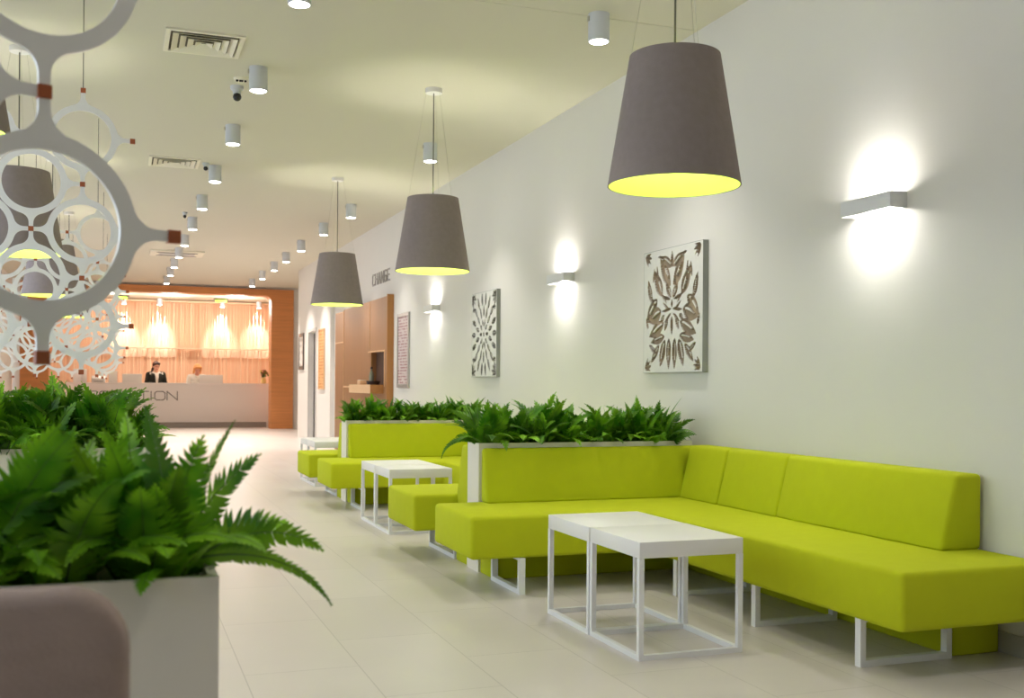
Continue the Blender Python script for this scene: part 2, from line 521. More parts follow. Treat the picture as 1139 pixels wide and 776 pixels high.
# ------------------------------------------------------------------ reception desk
desk = thing('reception_desk', 'long white reception desk with grey lettering inside the orange wooden portal', 'reception desk', (1.13, 27.0, 0))
def dl(x): return x - 1.13
boxobj('front_panel', dl(-1.2), dl(3.47), 0, 0.05, 0.13, 1.04, M['desk'], desk, 0.004)
boxobj('counter_top', dl(-1.2), dl(3.47), -0.004, 0.36, 1.04, 1.08, M['desk'], desk, 0.005)
boxobj('side_panel', dl(3.42), dl(3.47), 0.05, 0.85, 0, 1.04, M['desk'], desk)
boxobj('side_panel', dl(-1.2), dl(-1.15), 0.05, 0.85, 0, 1.04, M['desk'], desk)
boxobj('worktop', dl(-1.15), dl(3.42), 0.30, 0.88, 0.72, 0.75, M['desk'], desk)
boxobj('plinth', dl(-1.15), dl(3.42), 0.06, 0.10, 0, 0.13, M['desk_toe'], desk)
for ch, x, w in zip('RECEPTION', (-1.03, -.74, -.45, -.16, .13, .42, .583, .782, 1.065), (.235, .22, .235, .22, .235, .22, .235, .235, .235)):
    o = mesh_obj('letter', letter_bm(ch, w, 0.205, 0.020, 0.012), M['letters'], desk, (dl(x), 0, 0.668))
    o['label'] = 'thin grey capital letter %s' % ch

# wall lettering above the wooden unit
wl = thing('wall_lettering', 'small grey capital letters on white wall above the brown wooden kiosk', 'sign', (XW, 15.42, 2.53))
for i, ch in enumerate('CHANGE'):
    o = mesh_obj('letter', letter_bm(ch, 0.125, 0.15, 0.02, 0.012), M['letters2'], wl, (0, -i * 0.184, 0))
    o.rotation_euler = (0, 0, R(-90))

# things on the desk
def monitor(x, w, ztop, label):
    t = thing('computer_monitor', label, 'monitor', (x, 27.55, 0.75), 0, 'monitors on the reception desk')
    z1 = ztop - 0.75
    boxobj('screen_housing', -w / 2, w / 2, 0, 0.03, z1 - 0.32, z1, M['white'], t, 0.006)
    boxobj('screen', -w / 2 + .012, w / 2 - .012, 0.03, 0.034, z1 - 0.305, z1 - 0.015, M['black'], t)
    boxobj('stand', -0.03, 0.03, -0.02, 0.0, 0.012, z1 - 0.12, M['white'], t)
    boxobj('foot', -0.1, 0.1, -0.07, 0.07, 0, 0.012, M['white'], t)
monitor(0.275, 0.45, 1.29, 'white back of a monitor just left of the woman in dark jacket')
monitor(2.13, 0.56, 1.285, 'white back of a wide monitor right of the blonde woman')
monitor(-0.90, 0.30, 1.40, 'white back of a narrow monitor at the far left of the reception desk')
monitor(-0.16, 0.2, 1.36, 'white upright screen between the printer and the monitors on reception desk')
t = thing('desk_printer', 'small white printer standing on the left of the reception counter', 'printer', (-0.48, 27.18, 1.08))
bm = bmesh.new(); prism(bm, [(-.11, 0), (.12, 0), (.12, .12), (.03, .16), (-.11, .10)], 0, -0.15, 0.15, 0.01)
mesh_obj('body', bm, M['white'], t, smooth=40)
boxobj('paper_tray', -0.1, 0.1, -.13, -.11, 0.02, 0.035, M['desk_toe'], t)
boxobj('paper', -0.08, 0.08, 0.05, 0.055, 0.14, 0.21, M['paper'], t)
t = thing('flower_vase', 'small vase of red and yellow flowers at right end of reception desk', 'vase of flowers', (3.36, 27.16, 1.08))
bm = bmesh.new(); lathe(bm, [(0, 0), (.05, 0), (.065, .05), (.06, .1), (.04, .14), (.045, .155), (.035, .15), (.0, .14)], 16)
mesh_obj('vase', bm, M['glass'], t, smooth=40)
rnd = random.Random(3)
bmg = bmesh.new()
for k in range(16):
    a = rnd.uniform(0, 2 * PI); q = rnd.uniform(.02, .1); z = .2 + rnd.uniform(0, .14)
    p = Vector((q * math.cos(a), q * math.sin(a), z))
    tube(bmg, [(0, 0, .13), p], .003, 4)
    tgt = bmesh.new()
    for j in range(6):
        b = j * PI / 3
        ball(tgt, p + Vector((.018 * math.cos(b), .018 * math.sin(b), .004)), .014, 6, (1, 1, .6))
    mesh_obj('red_bloom' if k % 3 else 'yellow_bloom', tgt, M['petal_red'] if k % 3 else M['petal_yellow'], t)
    ball(bmg, p + Vector((.02, .01, -.03)), .022, 6, (1, .4, 1.2))
mesh_obj('stems_and_leaves', bmg, M['leaf_far'], t)

# exit signs and spots in the reception
for x, lab in ((2.43, 'hanging green exit sign right of centre above the reception'), (0.02, 'hanging green exit sign at the left above the reception beside the ring screens')):
    t = thing('hanging_exit_sign', lab, 'exit sign', (x, 28.5, 3.28), 0, 'green exit signs')
    boxobj('housing', -.18, .18, -.025, .025, -.05, -.02, M['black'], t)
    boxobj('lit_panel', -.14, .14, -.008, .008, -.115, -.05, M['green_sign'], t)
    for hx in (-.12, .12):
        bm = bmesh.new(); tube(bm, [(hx, 0, -.025), (hx, 0, 0)], .006, 6); mesh_obj('hanger', bm, M['black'], t)

# ------------------------------------------------------------------ ceiling spots
def make_spot():
    t = thing('ceiling_spot', '', 'spotlight')
    bm = bmesh.new()
    lathe(bm, [(0.052, -.025), (.058, -.17), (.066, -.17), (.066, 0), (0, 0)], 24)
    lathe(bm, [(0.052, -.025), (0, -.025)], 24)
    bmesh.ops.remove_doubles(bm, verts=bm.verts, dist=1e-5)
    mesh_obj('housing', bm, M['spot_body'], t, smooth=40)
    bm = bmesh.new(); lathe(bm, [(0, -.178), (.03, -.177), (.05, -.173), (.0565, -.166), (.0565, -.155), (0, -.155)], 24)
    mesh_obj('lens', bm, M['spot_lens'], t)
    bm = bmesh.new(); box(bm, -.075, -.066, -.01, .01, -.05, -.02); mesh_obj('screw', bm, M['wire'], t)
    return t
SPOT_E = 34
spot0 = make_spot()
used = [False]
def place_spot(x, y, z, label, energy, col=(1, .94, .84), cone=95, group='white cylinder ceiling spots', tilt=0):
    t = spot0 if not used[0] else copy_tree(spot0)
    used[0] = True
    t.location = (x, y, z); t['label'] = label; t['group'] = group
    light('spot_lamp', 'SPOT', (0, 0, -.185), energy, col, t, (R(tilt), 0, 0), spot_size=R(cone), spot_blend=.7, shadow_soft_size=.05)
    return t
ords = ['nearest', 'second', 'third', 'fourth', 'fifth', 'sixth', 'seventh', 'eighth', 'ninth', 'tenth', 'farthest']
Ly = [6.02, 7.91, 9.77, 11.67, 13.56, 15.42, 17.3, 19.0, 20.68, 22.3, 24.15]
for i, y in enumerate(Ly):
    far = y > 14
    place_spot(0.925, y, H, 'white cylinder spot, %s from the camera in the left ceiling row' % ords[i], SPOT_E * (5 if y > 18.5 else 2.5 if far else 1), (1, .90, .83) if far else (1, .96, .90))
Ry = [6.0, 9.81, 13.52, 15.25, 17.25, 18.92, 20.46, 22.25, 24.02]
ords2 = ords[:8] + ['farthest']
for i, y in enumerate(Ry):
    far = y > 14
    place_spot(2.75 if y < 15 else 2.71, y, H, 'white cylinder spot, %s from the camera in the right ceiling row' % ords2[i], SPOT_E * (5 if y > 18.5 else 2.5 if far else 1), (1, .90, .83) if far else (1, .96, .90))
for i, x in enumerate((0.08, 0.96, 2.55, 3.50)):
    place_spot(x, 29.42, 3.28, 'bright spot before the rod wall, %s from left' % ['first', 'second', 'third', 'fourth'][i], 200, (1, .96, .92), 48, 'reception wall spots', 43)
for i, (x, y) in enumerate(((-.3, 27.2), (1.2, 27.2), (2.8, 27.2))):
    light('reception_fill', 'POINT', (x, 28.1, 3.1), 54, (1, .91, .83), None, None, shadow_soft_size=.25)  # added fill lamps without fixtures, brightening the rods and back wall
# unseen fill lamps in line with the two rows, added to light the foreground
for x, y in ((0.925, 4.13), (0.925, 2.25), (0.925, 0.4), (2.75, 2.2), (0.925, -1.5)):
    light('row_fill', 'SPOT', (x, y, H - .2), SPOT_E, (1, .96, .90), None, None, spot_size=R(95), spot_blend=.7, shadow_soft_size=.05)

# ------------------------------------------------------------------ pendants
def make_pendant():
    t = thing('pendant_lamp', '', 'pendant lamp')      # origin: centre of the lower rim
    n = 64
    bm = bmesh.new(); lathe(bm, [(.289, 0), (.197, .565), (.193, .565), (.285, 0)], n, close=True)
    sh = mesh_obj('lamp_shade', bm, M['shade'], t, smooth=30)
    bm = bmesh.new(); lathe(bm, [(.2845, .001), (.1925, .564), (.1915, .564), (.2830, .001)], n, close=True)
    mesh_obj('lining', bm, M['lining'], t, smooth=30)
    bm = bmesh.new(); ball(bm, (0, 0, .30), .045, 16); mesh_obj('bulb', bm, M['bulb'], t, smooth=60)
    bm = bmesh.new(); lathe(bm, [(0, .345), (.022, .345), (.022, .43), (.008, .45), (0, .45)], 16)
    mesh_obj('lamp_holder', bm, M['white'], t, smooth=40)
    bm = bmesh.new(); tube(bm, [(0, 0, .45), (0, 0, H - 1.97 - .03)], .0045, 6); mesh_obj('cord', bm, M['cord'], t)
    bm = bmesh.new(); lathe(bm, [(0, H - 1.97 - .035), (.065, H - 1.97 - .035), (.065, H - 1.97), (0, H - 1.97)], 24); mesh_obj('ceiling_rose', bm, M['white'], t, smooth=40)
    bm = bmesh.new()
    for k in range(3):
        a = 2 * PI * k / 3 + .45
        tube(bm, [(.194 * math.cos(a), .194 * math.sin(a), .562), (.06 * math.cos(a), .06 * math.sin(a), H - 1.97 - .03)], .0012, 4)
    mesh_obj('suspension_wire', bm, M['wire'], t)
    bm = bmesh.new()
    for k in range(3):
        a = 2 * PI * k / 3 + .45
        tube(bm, [(.02 * math.cos(a), .02 * math.sin(a), .43), (.194 * math.cos(a), .194 * math.sin(a), .558)], .003, 4)
    mesh_obj('spider', bm, M['wire'], t)
    return t
p0 = make_pendant()
pend = [(2.262, 4.14, 'taupe drum lampshade with lime lining, nearest and largest, above the near lime sofa'),
        (2.262, 7.98, 'taupe lampshade with lime lining, middle one of the right row'),
        (2.256, 11.83, 'taupe lampshade with lime lining, smallest of the right row, before the wooden kiosk'),
        (-.66, 4.22, 'taupe lampshade cut off by the left picture edge, lime rim showing'),
        (-.66, 8.03, 'large taupe lampshade behind the near ring screen, second in the left row'),
        (-.66, 11.87, 'taupe lampshade behind the ring screens, third in the left row'),
        (-.66, 15.6, 'small taupe lampshade behind the ring screens, farthest in the left row')]
for i, (x, y, lab) in enumerate(pend):
    t = p0 if i == 0 else copy_tree(p0)
    t.location = (x, y, 1.97); t['label'] = lab; t['group'] = 'taupe pendant lamps'
    t.rotation_euler = (0, 0, 0.6 * i)
    light('pendant_bulb_light', 'POINT', (0, 0, .30), 34, (1, .96, .86), t, None, shadow_soft_size=.05)

# ------------------------------------------------------------------ wall sconces
def make_sconce():
    t = thing('wall_sconce', '', 'wall lamp')          # origin: on the wall, centre of the box
    L, D, h = .368, .096, .076
    bm = bmesh.new()
    w = .006
    box(bm, -D, -D + w, -L / 2, L / 2, -h / 2, h / 2)
    box(bm, -w, 0, -L / 2, L / 2, -h / 2, h / 2)
    box(bm, -D + w, -w, -L / 2, -L / 2 + w, -h / 2, h / 2)
    box(bm, -D + w, -w, L / 2 - w, L / 2, -h / 2, h / 2)
    box(bm, -D + w, -w, -L / 2 + w, L / 2 - w, -.003, .003)
    mesh_obj('housing', bm, M['sconce'], t)
    for s in (-1, 1):
        bm = bmesh.new(); box(bm, -D + .014, -.014, -.085, .085, s * .006, s * .009)
        mesh_obj('diffuser', bm, M['sconce_lens'], t)
    return t
s0 = make_sconce()
for i, (y, lab) in enumerate(((4.272, 'white box sconce above the near lime sofa, largest and nearest'), (8.195, 'white box sconce between the two carved wall panels'), (12.10, 'small far white box sconce beside the silver framed list'))):
    t = s0 if i == 0 else copy_tree(s0)
    t.location = (XW, y, 1.983); t['label'] = lab; t['group'] = 'wall sconces on the right wall'

# ------------------------------------------------------------------ vents, cameras
def make_vent():
    t = thing('ceiling_vent', '', 'vent')
    bm = bmesh.new()
    S = .25
    def ring(bm, a, za, b, zb):
        va = [bm.verts.new((x * a, y * a, za)) for x, y in ((-1, -1), (1, -1), (1, 1), (-1, 1))]
        vb = [bm.verts.new((x * b, y * b, zb)) for x, y in ((-1, -1), (1, -1), (1, 1), (-1, 1))]
        for k in range(4): bm.faces.new((va[k], va[(k + 1) % 4], vb[(k + 1) % 4], vb[k]))
    ring(bm, S, 0, S, -.012); ring(bm, S, -.012, S - .03, -.012); ring(bm, S - .03, -.012, S - .035, 0.0)
    mesh_obj('vent_frame', bm, M['vent'], t)
    for k in range(4):
        bm = bmesh.new()
        b = S - .045 - k * .05
        ring(bm, b, -.02, b - .040, -.003); ring(bm, b, -.02, b, -.017); ring(bm, b, -.017, b - .036, -.001)
        mesh_obj('louver', bm, M['vent'], t)
    bm = bmesh.new(); box(bm, -S + .034, S - .034, -S + .034, S - .034, -.002, 0.0); mesh_obj('duct', bm, M['duct'], t)
    return t
v0 = make_vent()
for i, (x, y, lab) in enumerate(((.512, 7.468, 'square louvred ceiling vent, nearest and larger one'), (.51, 11.617, 'square louvred ceiling vent, farther one in the same line'))):
    t = v0 if i == 0 else copy_tree(v0)
    t.location = (x, y, H); t['label'] = lab; t['group'] = 'ceiling vents'
t = thing('ceiling_vent_cassette', 'long flat air conditioning cassette with dark slot in far ceiling', 'air conditioner', (.925, 19.75, H))
boxobj('cassette_panel', -.45, .45, -.38, .38, -.03, 0, M['vent'], t, 0.008)
for y in (-.24, .2): boxobj('slot', -.34, .34, y, y + .06, -.034, -.028, M['dark'], t)
boxobj('grille', -.3, .3, -.13, .15, -.036, -.03, M['jamb'], t)
def dome(x, y, lab, s=1.0):
    t = thing('ceiling_mounted_camera', lab, 'security camera', (x, y, H), 0, 'ceiling cameras')
    bm = bmesh.new(); lathe(bm, [(0, 0), (.05 * s, 0), (.05 * s, -.025 * s), (.03 * s, -.04 * s), (.03 * s, -.07 * s), (0, -.07 * s)], 16); mesh_obj('mount', bm, M['spot_body'], t, smooth=40)
    bm = bmesh.new(); ball(bm, (0, -.012, -.085 * s), .033 * s, 14); mesh_obj('lens_ball', bm, M['black'], t, smooth=60)
dome(.83, 8.47, 'black ball camera on white mount beside the second left row spot')
dome(.82, 11.55, 'tiny black camera beside the fourth left row spot', .7)
dome(.80, 15.0, 'tiny black camera near the far left row spots', .7)
t = thing('ceiling_detector', 'flat white detector with three dark dots beside the second left spot', 'detector', (.835, 8.24, H))
bm = bmesh.new(); lathe(bm, [(0, 0), (.055, 0), (.05, -.02), (0, -.024)], 20); mesh_obj('body', bm, M['vent'], t, smooth=40)
for x in (-.03, 0, .03):
    bm = bmesh.new(); box(bm, x - (.014 if x == 0 else .008), x + (.014 if x == 0 else .008), -.036, -.018, -.032, -.02); mesh_obj('sensor_eye', bm, M['black'], t)

# ------------------------------------------------------------------ carved wall panels
def petal(u, v, cx, cz, ang, ln, wd):
    """signed measure (>0 inside) of a pointed petal starting at (cx,cz) along ang (from vertical)"""
    wd *= 1.12
    dx, dz = u - cx, v - cz
    s, c = math.sin(R(ang)), math.cos(R(ang))
    t = (dx * s + dz * c) / ln; q = dx * c - dz * s
    if t < 0 or t > 1: return -1
    half = wd * (math.sin(PI * t ** 0.8) ** 0.9)
    d = half - abs(q)
    if d <= 0: return -1
    vein = abs(q + 0.25 * half) < 0.16 * wd and 0.12 < t < 0.72
    return -1 if vein else 1
PET1 = [(0, .84, 0, .13, .02), (.01, .85, 62, .2, .035), (.04, .70, 36, .28, .052), (.17, .62, 33, .26, .05), (.36, .58, 18, .2, .03),
        (.26, .60, 132, .25, .05), (.19, .50, 108, .25, .06), (.14, .40, 112, .28, .05), (.13, .29, 100, .24, .036), (.05, .27, 180, .25, .034),
        (.12, .26, 160, .23, .042), (.015, .60, 36, .15, .028), (.07, .43, 150, .11, .02), (0, .45, 180, .15, .018),
        (.13, .46, 130, .08, .02), (.03, .69, 20, .12, .018), (.22, .22, 135, .2, .03),
        (.30, .52, 30, .14, .014), (.24, .72, 8, .16, .012), (.12, .80, 20, .12, .01), (.33, .74, 350, .12, .01), (.42, .36, 20, .1, .014), (.28, .16, 60, .14, .018), (.15, .93, 80, .1, .01),
        (.03, .585, 78, .15, .012), (.015, .51, 96, .16, .011), (.02, .47, 122, .13, .012), (.05, .50, 58, .13, .010), (.09, .555, 46, .17, .010), (.06, .67, 14, .13, .011), (0, .52, 0, .06, .012)]
FAN1 = [(.47, .97, 210 + k * 24, .12 - abs(k - 1.5) * .01, .012) for k in range(4)]
FAN2 = [(.47, .03, 330 - k * 24, .12 - abs(k - 1.5) * .01, .012) for k in range(4)]
def pat1(u, v):
    u = abs(u)
    for p in PET1 + FAN1 + FAN2:
        if petal(u, v, *p) > 0: return True
    return False
PET2 = []
for k in range(10): PET2.append((.075 * math.sin(R(18 + 36 * k)), .5 + .09 * math.cos(R(18 + 36 * k)), 18 + 36 * k, .10, .02))
for k in range(14): PET2.append((.19 * math.sin(R(25.7 * k)), .5 + .2 * math.cos(R(25.7 * k)), 25.7 * k, .15, .024))
for k in range(18): PET2.append((.34 * math.sin(R(20 * k + 10)), .5 + .34 * math.cos(R(20 * k + 10)), 20 * k + 10, .17, .028))
for sx, sz, a in ((.48, .98, 225), (.48, .02, 315)):
    for k in range(5): PET2.append((sx, sz, a - 52 + 26 * k, .17, .02))
for z in (.2, .35, .65, .8): PET2.append((.47, z, 270, .1, .024))
def pat2(u, v):
    u = abs(u)
    if (u / .02) ** 2 + ((v - .5) / .035) ** 2 < 1: return True
    for p in PET2:
        if petal(u, v, *p) > 0: return True
    return False
def carved(name, lab, yc, zc, W, Hh, pat, back, nx, nz):
    t = thing(name, lab, 'wall art', (XW, yc, zc - Hh / 2), 0, 'carved wall panels')
    bm = bmesh.new()
    # raised face at x = -.04, cut-outs sink to x = -.022 ; u runs along -y (left to right seen from the room)
    grid = {}
    for i in range(nx + 1):
        for k in range(nz + 1):
            u = -.5 + i / nx; v = k / nz
            edge = min(.5 - abs(u), v, 1 - v) < .012
            inside = (not edge) and pat(u, v)
            grid[i, k] = (bm.verts.new((-.024 if inside else -.040, -u * W, v * Hh)), inside)
    for i in range(nx):
        for k in range(nz):
            q = [grid[i, k], grid[i + 1, k], grid[i + 1, k + 1], grid[i, k + 1]]
            f = bm.faces.new([a[0] for a in q])
            f.material_index = 1 if sum(a[1] for a in q) >= 2 else 0
    for f in bm.faces: f.normal_update()
    me = bpy.data.meshes.new('carved_face'); bm.to_mesh(me); bm.free()
    me.materials.append(M['carve']); me.materials.append(back)
    o = bpy.data.objects.new('carved_face', me); COL.objects.link(o); o.parent = t
    bm = bmesh.new()
    e = .003
    box(bm, -.040, 0, -W / 2 - e, -W / 2, 0, Hh); box(bm, -.040, 0, W / 2, W / 2 + e, 0, Hh)
    box(bm, -.040, 0, -W / 2 - e, W / 2 + e, -e, 0); box(bm, -.040, 0, -W / 2 - e, W / 2 + e, Hh, Hh + e)
    box(bm, -.016, 0, -W / 2, W / 2, 0, Hh)
    mesh_obj('panel_edge', bm, M['carve_side'], t)
carved('carved_wall_panel', 'square white carved panel with brown leaf cut-outs, nearer to the camera', 6.295, 1.604, .80, .826, pat1, M['carve_back'], 190, 200)
carved('carved_wall_panel', 'dense grey and white carved panel on the wall, farther one', 10.20, 1.604, .77, .85, pat2, M['carve_back2'], 190, 200)

# ------------------------------------------------------------------ framed list, frame, notice
def framed(name, lab, cat, x, y0, y1, z0, z1, fm, im, fwid=.03, dep=.025):
    t = thing(name, lab, cat, (x, (y0 + y1) / 2, z0))
    h, w = z1 - z0, y1 - y0
    bm = bmesh.new()
    box(bm, -dep, 0, -w / 2, -w / 2 + fwid, 0, h); box(bm, -dep, 0, w / 2 - fwid, w / 2, 0, h)
    box(bm, -dep, 0, -w / 2 + fwid, w / 2 - fwid, 0, fwid); box(bm, -dep, 0, -w / 2 + fwid, w / 2 - fwid, h - fwid, h)
    mesh_obj('frame', bm, fm, t)
    boxobj('print', -dep * .6, 0, -w / 2 + fwid, w / 2 - fwid, fwid, h - fwid, im, t)
framed('framed_list', 'tall silver framed pinkish list on white wall right of the wooden kiosk', 'framed list', XW, 13.26, 13.86, 1.05, 2.02, M['frame_silver'], M['list'], .045)
framed('picture_frame', 'dark narrow framed picture on far white wall beside the portal', 'picture', 3.40, 21.17, 21.75, 1.365, 2.085, M['frame_dark'], M['artprint'], .07)
framed('wall_mounted_notice', 'tall orange notice board on white wall between door and wooden kiosk', 'notice', 3.40, 18.9, 19.46, .99, 2.075, M['unit_trim'], M['orange_list'], .02)

# ------------------------------------------------------------------ wooden kiosk unit on the right wall
kx = 3.38
kiosk = thing('wooden_kiosk', 'brown oak wall unit with service niche and shelf between list and far wall', 'kiosk', (3.425, 16.0, 0))
def kb(name, x0, x1, y0, y1, z0, z1, m, bev=0.0): return boxobj(name, x0 - 3.425, x1 - 3.425, y0 - 16.0, y1 - 16.0, z0, z1, m, kiosk, bev)
kb('end_panel', kx - .002, XW, 14.13, 14.155, 0, 2.31, M['unit_side'])
kb('front_panel', kx, XW, 15.21, 17.11, 0, 2.285, M['unit'])
kb('front_panel', kx, XW, 14.155, 15.20, 1.56, 2.285, M['unit'])
kb('front_panel', kx, XW, 14.155, 15.20, 0, 1.06, M['unit'])
kb('front_panel', kx, XW, 17.13, 17.84, 1.775, 2.25, M['unit'])
kb('front_panel', kx, XW, 17.13, 17.84, 0, 1.755, M['unit'])
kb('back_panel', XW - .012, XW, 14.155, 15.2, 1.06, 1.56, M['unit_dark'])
kb('niche_side', kx, XW - .012, 15.12, 15.20, 1.06, 1.56, M['unit'])
kb('niche_side', kx - .004, XW - .012, 14.27, 14.30, 1.06, 1.56, M['unit_trim'])
kb('niche_side', kx, XW - .012, 14.155, 14.27, 1.06, 1.56, M['unit'])
kb('trim_strip', kx - .006, XW, 17.112, 17.128, 0, 2.27, M['unit_trim'])
kb('trim_strip', kx - .004, XW, 15.201, 15.209, 1.56, 2.285, M['unit_trim'])
kb('trim_strip', kx - .006, XW, 17.13, 17.84, 1.757, 1.773, M['unit_trim'])
kb('trim_strip', kx - .006, kx, 15.7, 17.11, 1.035, 1.06, M['unit_trim'])
kb('trim_strip', kx - .006, XW - .012, 14.27, 15.3, 1.545, 1.562, M['unit_trim'])
kb('top_strip', kx, XW, 17.13, 17.84, 2.252, 2.262, M['unit_trim'])
sh = kb('shelf_box', 3.20, kx, 14.34, 15.75, .965, 1.085, M['unit_side'])
boxobj('shelf_face', 3.194 - 3.425, 3.20 - 3.425, 14.34 - 16, 15.75 - 16, .965, 1.085, M['unit_trim'], sh)
t = thing('service_bottle', 'grey green bottle standing in the niche of the wooden kiosk', 'bottle', (3.30, 14.72, 1.085))
bm = bmesh.new(); lathe(bm, [(0, 0), (.035, 0), (.037, .12), (.03, .16), (.013, .19), (.013, .22), (0, .22)], 16); mesh_obj('bottle_body', bm, M['bottle'], t, smooth=40)
bm = bmesh.new(); lathe(bm, [(0, .22), (.015, .22), (.015, .245), (0, .245)], 12); mesh_obj('cap', bm, M['black'], t)
t = thing('service_tray', 'dark tray lying on the kiosk shelf below the niche', 'tray', (3.29, 14.56, 1.085))
bm = bmesh.new(); lathe(bm, [(0, 0), (.08, 0), (.1, .05), (.092, .05), (.075, .01), (0, .01)], 20); mesh_obj('tray_body', bm, M['tray'], t, smooth=40)
t = thing('paper_holder', 'small pale paper block on the left of the kiosk shelf', 'paper holder', (3.29, 15.3, 1.085))
boxobj('block', -.05, .05, -.1, .1, 0, .06, M['unit_trim'], t, .004); boxobj('sheet', -.045, .045, -.09, .09, .06, .066, M['paper'], t)

# ------------------------------------------------------------------ sofas
def sofa(name, label, y0, y1, near, far):
    """long bench along the wall from y0 to y1; near / far = True adds a short arm bench at that end"""
    XF, XE, XA = 2.715, 3.455, 1.705
    zt, zb = .415, .19
    root = thing(name, label, 'sofa', (2.9, (y0 + y1) / 2, 0), 0, 'lime sofas along the right wall')
    ox, oy = 2.9, (y0 + y1) / 2
    def sub(pts): return [(a - ox, b - oy) for a, b in pts]
    dep = .69
    pts = [(XE, y1), (XE, y0)]
    if near: pts += [(XA, y0), (XA, y0 + dep), (XF, y0 + dep)]
    else: pts += [(XF, y0)]
    if far: pts += [(XF, y1 - dep), (XA, y1 - dep), (XA, y1)]
    else: pts += [(XF, y1)]
    bm = bmesh.new(); prism(bm, sub(pts), 2, zb, zt, .022, 3)
    mesh_obj('seat', bm, M['lime'], root, smooth=50)
    yb0 = y0 + (.38 if not near else .02); yb1 = y1
    prof = [(3.235, zt - .004), (3.315, .735), (3.455, .735), (3.455, zt - .004)]
    def bl(name, a, b):
        bm = bmesh.new(); prism(bm, [(x - ox, z) for x, z in prof], 1, a - oy, b - oy, .02, 3)
        mesh_obj(name, bm, M['lime'], root, smooth=50)
    if far: bl('corner_backrest', y1 - .538, y1 - .10)
    cut = y1 - .544 if far else y1
    mid = cut - .59
    n0 = yb0 + (.1 if near else 0)
    bl('backrest', n0, mid + .0); bl('backrest', mid + .001, cut)
    # short backrests, front face leaning back
    if far:
        p = [(y1 - .12, zt - .004), (y1 - .045, .728), (y1 - .002, .728), (y1 - .002, zt - .004)]
        bm = bmesh.new(); prism(bm, [(a - oy, z) for a, z in p], 0, 1.985 - ox, 3.40 - ox, .02, 3)
        mesh_obj('arm_backrest', bm, M['lime'], root, smooth=50)
        boxobj('arm_base', 1.985 - ox, 3.2 - ox, y1 - .24 - oy, y1 - .002 - oy, 0, zb, M['lime'], root, .008)
        for xx in (1.985,): leg(root, 'y', xx - ox, y1 - .70 - oy, y1 - .245 - oy)
    if near:
        p = [(y0 - .235, zt - .2), (y0 - .235, .728), (y0 - .08, .728), (y0 + .02, zt + .01), (y0 - .005, zt - .2)]
        bm = bmesh.new(); prism(bm, [(a - oy, z) for a, z in p], 0, 1.985 - ox, 3.40 - ox, .02, 3)
        mesh_obj('arm_backrest', bm, M['lime'], root, smooth=50)
        boxobj('arm_base', 1.985 - ox, 3.2 - ox, y0 - .23 - oy, y0 + .02 - oy, 0, zt - .21, M['lime'], root, .008)
        leg(root, 'y', 2.0 - ox, y0 + .05 - oy, y0 + dep - .05 - oy)
    boxobj('base', 3.21 - ox, 3.45 - ox, yb0 - .1 - oy, y1 - .25 - oy, 0, zb, M['lime'], root, .008)
    ys = [y0 + .275 if not near else y0 + .9]
    while ys[-1] + .74 < y1 - .5: ys.append(ys[-1] + .74)
    for yy in ys: leg(root, 'x', yy - oy, 2.735 - ox, 3.185 - ox)
    return root
def leg(root, ax, c, a, b):
    w = .034; t = .012; z = .19
    bm = bmesh.new()
    def bb(p0, p1, z0, z1):
        if ax == 'x': box(bm, p0, p1, c - w / 2, c + w / 2, z0, z1)
        else: box(bm, c - w / 2, c + w / 2, p0, p1, z0, z1)
    th = .026
    bb(a, a + th, th, z); bb(b - th, b, th, z); bb(a, b, 0, th)
    bb(a + th, b - th, z - .012, z)
    bmesh.ops.remove_doubles(bm, verts=bm.verts, dist=1e-6)
    mesh_obj('leg_frame', bm, M['white_metal'], root)
sofa('corner_sofa', 'near lime L shaped sofa with white leg frames below the large lampshade', 3.21, 5.94, False, True)
sofa('corner_sofa', 'middle lime U shaped sofa between the two fern planters', 6.395, 9.84, True, True)
sofa('corner_sofa', 'far lime sofa end behind the farther fern planter', 10.315, 12.9, True, False)

# ------------------------------------------------------------------ cube side tables
def make_table():
    t = thing('side_table', '', 'table')
    S, h, w = .478, .475, .022
    s = S / 2
    boxobj('tabletop', -s, s, -s, s, h - .066, h, M['white'], t, .003)
    for x in (-1, 1):
        for y in (-1, 1):
            boxobj('leg', min(x * s, x * (s - w)), max(x * s, x * (s - w)), min(y * s, y * (s - w)), max(y * s, y * (s - w)), 0, h - .066, M['white_metal'], t)
    for y in (-1, 1): boxobj('rail', -s + w, s - w, min(y * s, y * (s - w)), max(y * s, y * (s - w)), 0, w, M['white_metal'], t)
    for x in (-1, 1): boxobj('rail', min(x * s, x * (s - w)), max(x * s, x * (s - w)), -s + w, s - w, 0, w, M['white_metal'], t)
    return t
t0 = make_table()
tabs = [(2.188, 4.066, 'white cube side table in front, nearest the camera'), (2.184, 4.547, 'white cube side table pushed behind the nearest one, before the near sofa'),
        (2.085, 7.86, 'white cube side table in the middle sofa bay, nearer of that pair'), (2.085, 8.341, 'white cube side table in the middle sofa bay, farther of that pair'),
        (2.19, 11.65, 'white cube side table in the far sofa bay, nearer of that pair'), (2.19, 12.131, 'white cube side table in the far sofa bay, farthest of all')]
for i, (x, y, lab) in enumerate(tabs):
    t = t0 if i == 0 else copy_tree(t0)
    t.location = (x, y, 0); t['label'] = lab; t['group'] = 'white cube side tables'

